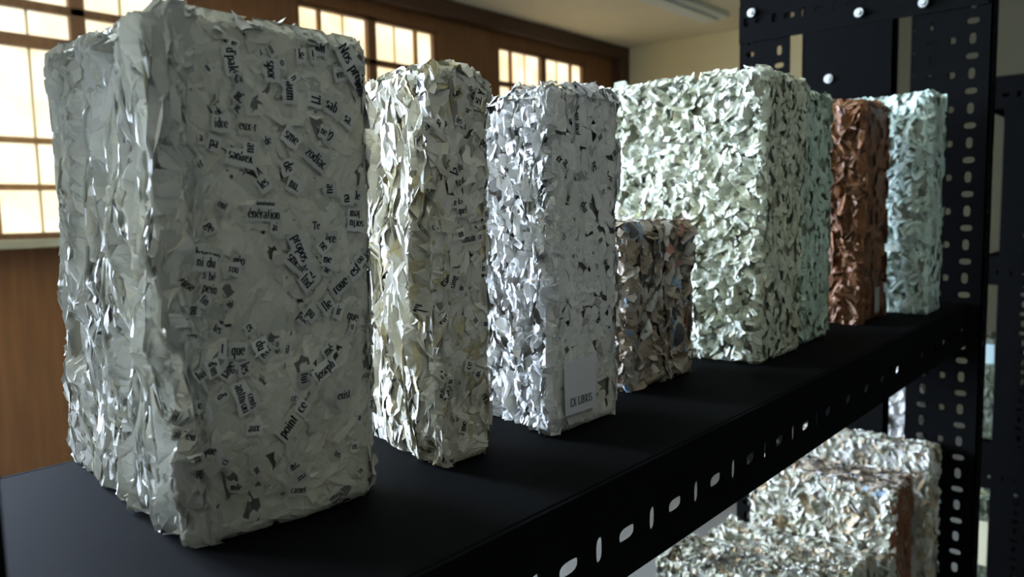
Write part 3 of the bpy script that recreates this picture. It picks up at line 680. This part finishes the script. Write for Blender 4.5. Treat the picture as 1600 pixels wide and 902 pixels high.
pulp_block('paper_pulp_block', 'tall wide white paper block with a rough crumpled side, behind the short brown mottled block', (.670, .770, .280, .50, 0, .2605),
    dict(front=style(SMOOTH, n=760, tilt=.10, L=(.006, .016), W=(.004, .008), und=((.0012, .02, .02),), h=(0, .0016), jit=.0003), left=style(CRUMP, n=2400, L=(.005, .016), W=(.003, .0075), ang=(0, 180), tilt=.42, jit=.0004, pits=(.005, .016, .018, .25)), top=style(CRUMP, n=420, tilt=.5), other=OTHER),
    M_P4, dict(all=T_GREEN, front=T_B4F), seed=15, warp=taper(.67, .77, .28, 0, .2605, lean_x=-.012))
pulp_block('paper_pulp_block', 'pale green smooth-faced paper block between the wide white block and the brown one', (.783, .858, .285, .42, 0, .2535),
    dict(front=style(SMOOTH, n=560, tilt=.06, L=(.006, .014), W=(.004, .008), und=((.0018, .02, .03),), h=(0, .0010)), left=style(CRUMP, n=500), other=OTHER), M_P5, dict(all=T_PALE), seed=18, warp=taper(.783, .858, .285, 0, .2535, lean_x=-.006))
b6, f6 = pulp_block('paper_pulp_block', 'reddish brown paper block with a small pale label, second from the far end', (.946, 1.043, .279, .36, 0, .2585),
    dict(front=style(SMOOTH, n=240, tilt=.02), left=style(CRUMP, n=420, L=(.012, .034), W=(.006, .012), tilt=.5), other=OTHER), M_P6, dict(all=T_BROWN, front=T_BROWNF), core=(.14, .06, .025), seed=21)
pulp_block('paper_pulp_block', 'pale blue green paper block at the far end of the row beside the post', (1.066, 1.132, .236, .42, 0, .275),
    dict(front=style(SMOOTH, n=260, tilt=.06), left=style(CRUMP, n=900, L=(.008, .024), W=(.004, .009), ang=(70, 50), tilt=.4, und=((.003, .012, .02), (.003, .03, .03))), top=style(CRUMP, n=200, tilt=.3), other=OTHER), M_P7, dict(all=T_PALE), seed=24, warp=taper(1.066, 1.132, .236, 0, .275, skew=.25))

# glued labels
def label_on(parent, x0, x1, y, z0, z1, mat, text=None):
    b = MB(); b.box((x0, y - .0004, z0), (x1, y, z1))
    o = b.build('paper_label', mat, parent)
    if text:
        t, tx, tz, s = text
        q, w = text_quads(t, .22, .10); b2 = MB()
        for qq in q:
            b2.add(np.array([(tx + a * s, y - .00055, tz + c * s) for a, c in qq]), [(0, 1, 2, 3)])
        v = np.vstack(b2.v)
        lo = bpy.data.objects.new('lettering', bpy.data.meshes.new('lettering'))
        vv = v + (0, 0, SZ) - np.array(parent.location)
        lo.data.from_pydata([tuple(p) for p in vv], [], b2.f); lo.data.materials.append(M_INK)
        COL.objects.link(lo); lo.parent = o
    return o
M_LABEL = plain('label_paper', (.66, .66, .66), .6, .3)
M_LABEL2 = plain('label_paper_grey', (.34, .34, .30), .6, .3)
lb = label_on(b3, .3815, .4150, .2866, .0125, .047, M_LABEL, ('EX LIBRIS', .3985, .0195, .0036))
lb['label'] = 'white label reading EX LIBRIS'
lb = label_on(b6, .990, 1.008, .2762, .010, .040, M_LABEL2)
lb['label'] = 'small pale blank label'

# blocks on the lower shelf
ZL = -.43
pulp_block('paper_pulp_block', 'upright paper block on the lower shelf nearest the far post, mostly hidden behind another', (1.188, 1.228, .250, .44, ZL, -.207),
    dict(left=style(CRUMP, n=700, tilt=.45, L=(.008, .022)), top=style(CRUMP, n=260, tilt=.3), other=OTHER), M_PS, dict(all=T_LOW), seed=31, group='paper blocks on the lower shelf')
pulp_block('paper_pulp_block', 'upright paper block on the lower shelf with a smooth brown face and rough bright side', (1.050, 1.142, .262, .455, ZL, -.230),
    dict(front=style(SMOOTH, n=200), left=style(CRUMP, n=1000, tilt=.5, ang=(60, 60), L=(.010, .024), W=(.004, .008)), top=style(CRUMP, n=350, tilt=.3), other=OTHER), M_PS, dict(all=T_LOW, front=T_BROWNF, top=T_MIX), core=(.4, .36, .28), seed=34, group='paper blocks on the lower shelf')
pulp_block('paper_pulp_block', 'lying paper block on the lower shelf, in front of the upright brown-faced block', (.930, 1.026, .280, .475, ZL, -.306),
    dict(left=style(CRUMP, n=700, tilt=.45), top=style(CRUMP, n=500, tilt=.28, ang=(0, 180)), other=OTHER), M_PS, dict(all=T_LOW), core=(.4, .4, .34), seed=37, group='paper blocks on the lower shelf')
pulp_block('paper_pulp_block', 'white paper block at the bottom edge of the photo, nearest on the lower shelf', (.825, .915, .300, .480, ZL, -.296),
    dict(left=style(CRUMP, n=700, tilt=.5), top=style(CRUMP, n=400, tilt=.3, ang=(0, 180)), other=OTHER), M_P3, dict(all=T_LOW), core=(.4, .4, .38), seed=40, group='paper blocks on the lower shelf')
# far racks
pulp_block('paper_pulp_block', 'pale paper block in the rack behind, glimpsed beneath the shelf beside the far post', (1.70, 1.81, .40, .53, -.455, -.20),
    dict(left=style(CRUMP, n=300, L=(.014, .03), W=(.008, .016)), other=style(OTHER, n=100)), M_P3, dict(all=T_WHITE), seed=43, group='paper blocks in the far racks')
def label_or_lit_patch_left(parent, x, y0, y1, z0, z1, mat):
    b = MB(); b.box((x, y0, z0), (x + .0006, y1, z1))
    return b.build('paper_label', mat, parent)
M_LIT_PATCH = plain('label_paper_blue', (.34, .44, .42), .6, .3)  # colour of the painted bluish light
M_LABEL4 = plain('label_paper_yellow', (.50, .47, .30), .6, .3)
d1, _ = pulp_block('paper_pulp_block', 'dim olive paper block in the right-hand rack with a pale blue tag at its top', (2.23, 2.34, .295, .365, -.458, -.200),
    dict(left=style(CRUMP, n=240, L=(.014, .03), W=(.008, .016), tilt=.1, und=()), other=style(OTHER, n=100)), M_P5, dict(all=T_SHADED), core=(.12, .12, .08), seed=46, group='paper blocks in the far racks')
label_or_lit_patch_left(d1, 2.219, .337, .356, -.262, -.213, M_LIT_PATCH)['label'] = 'pale blue tag'  # pale patch painted for the lit part of the block
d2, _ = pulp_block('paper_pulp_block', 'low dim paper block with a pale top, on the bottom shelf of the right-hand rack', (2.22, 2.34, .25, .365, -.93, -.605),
    dict(left=style(CRUMP, n=240, L=(.014, .03), W=(.008, .016), tilt=.1, und=()), other=style(OTHER, n=100)), M_P5, dict(all=T_SHADED, top=T_LOW), core=(.12, .12, .08), seed=49, group='paper blocks in the far racks')  # paler top tint stands for light falling on it
label_or_lit_patch_left(d2, 2.209, .335, .362, -.78, -.665, M_LABEL4)['label'] = 'pale yellow patch of paper'
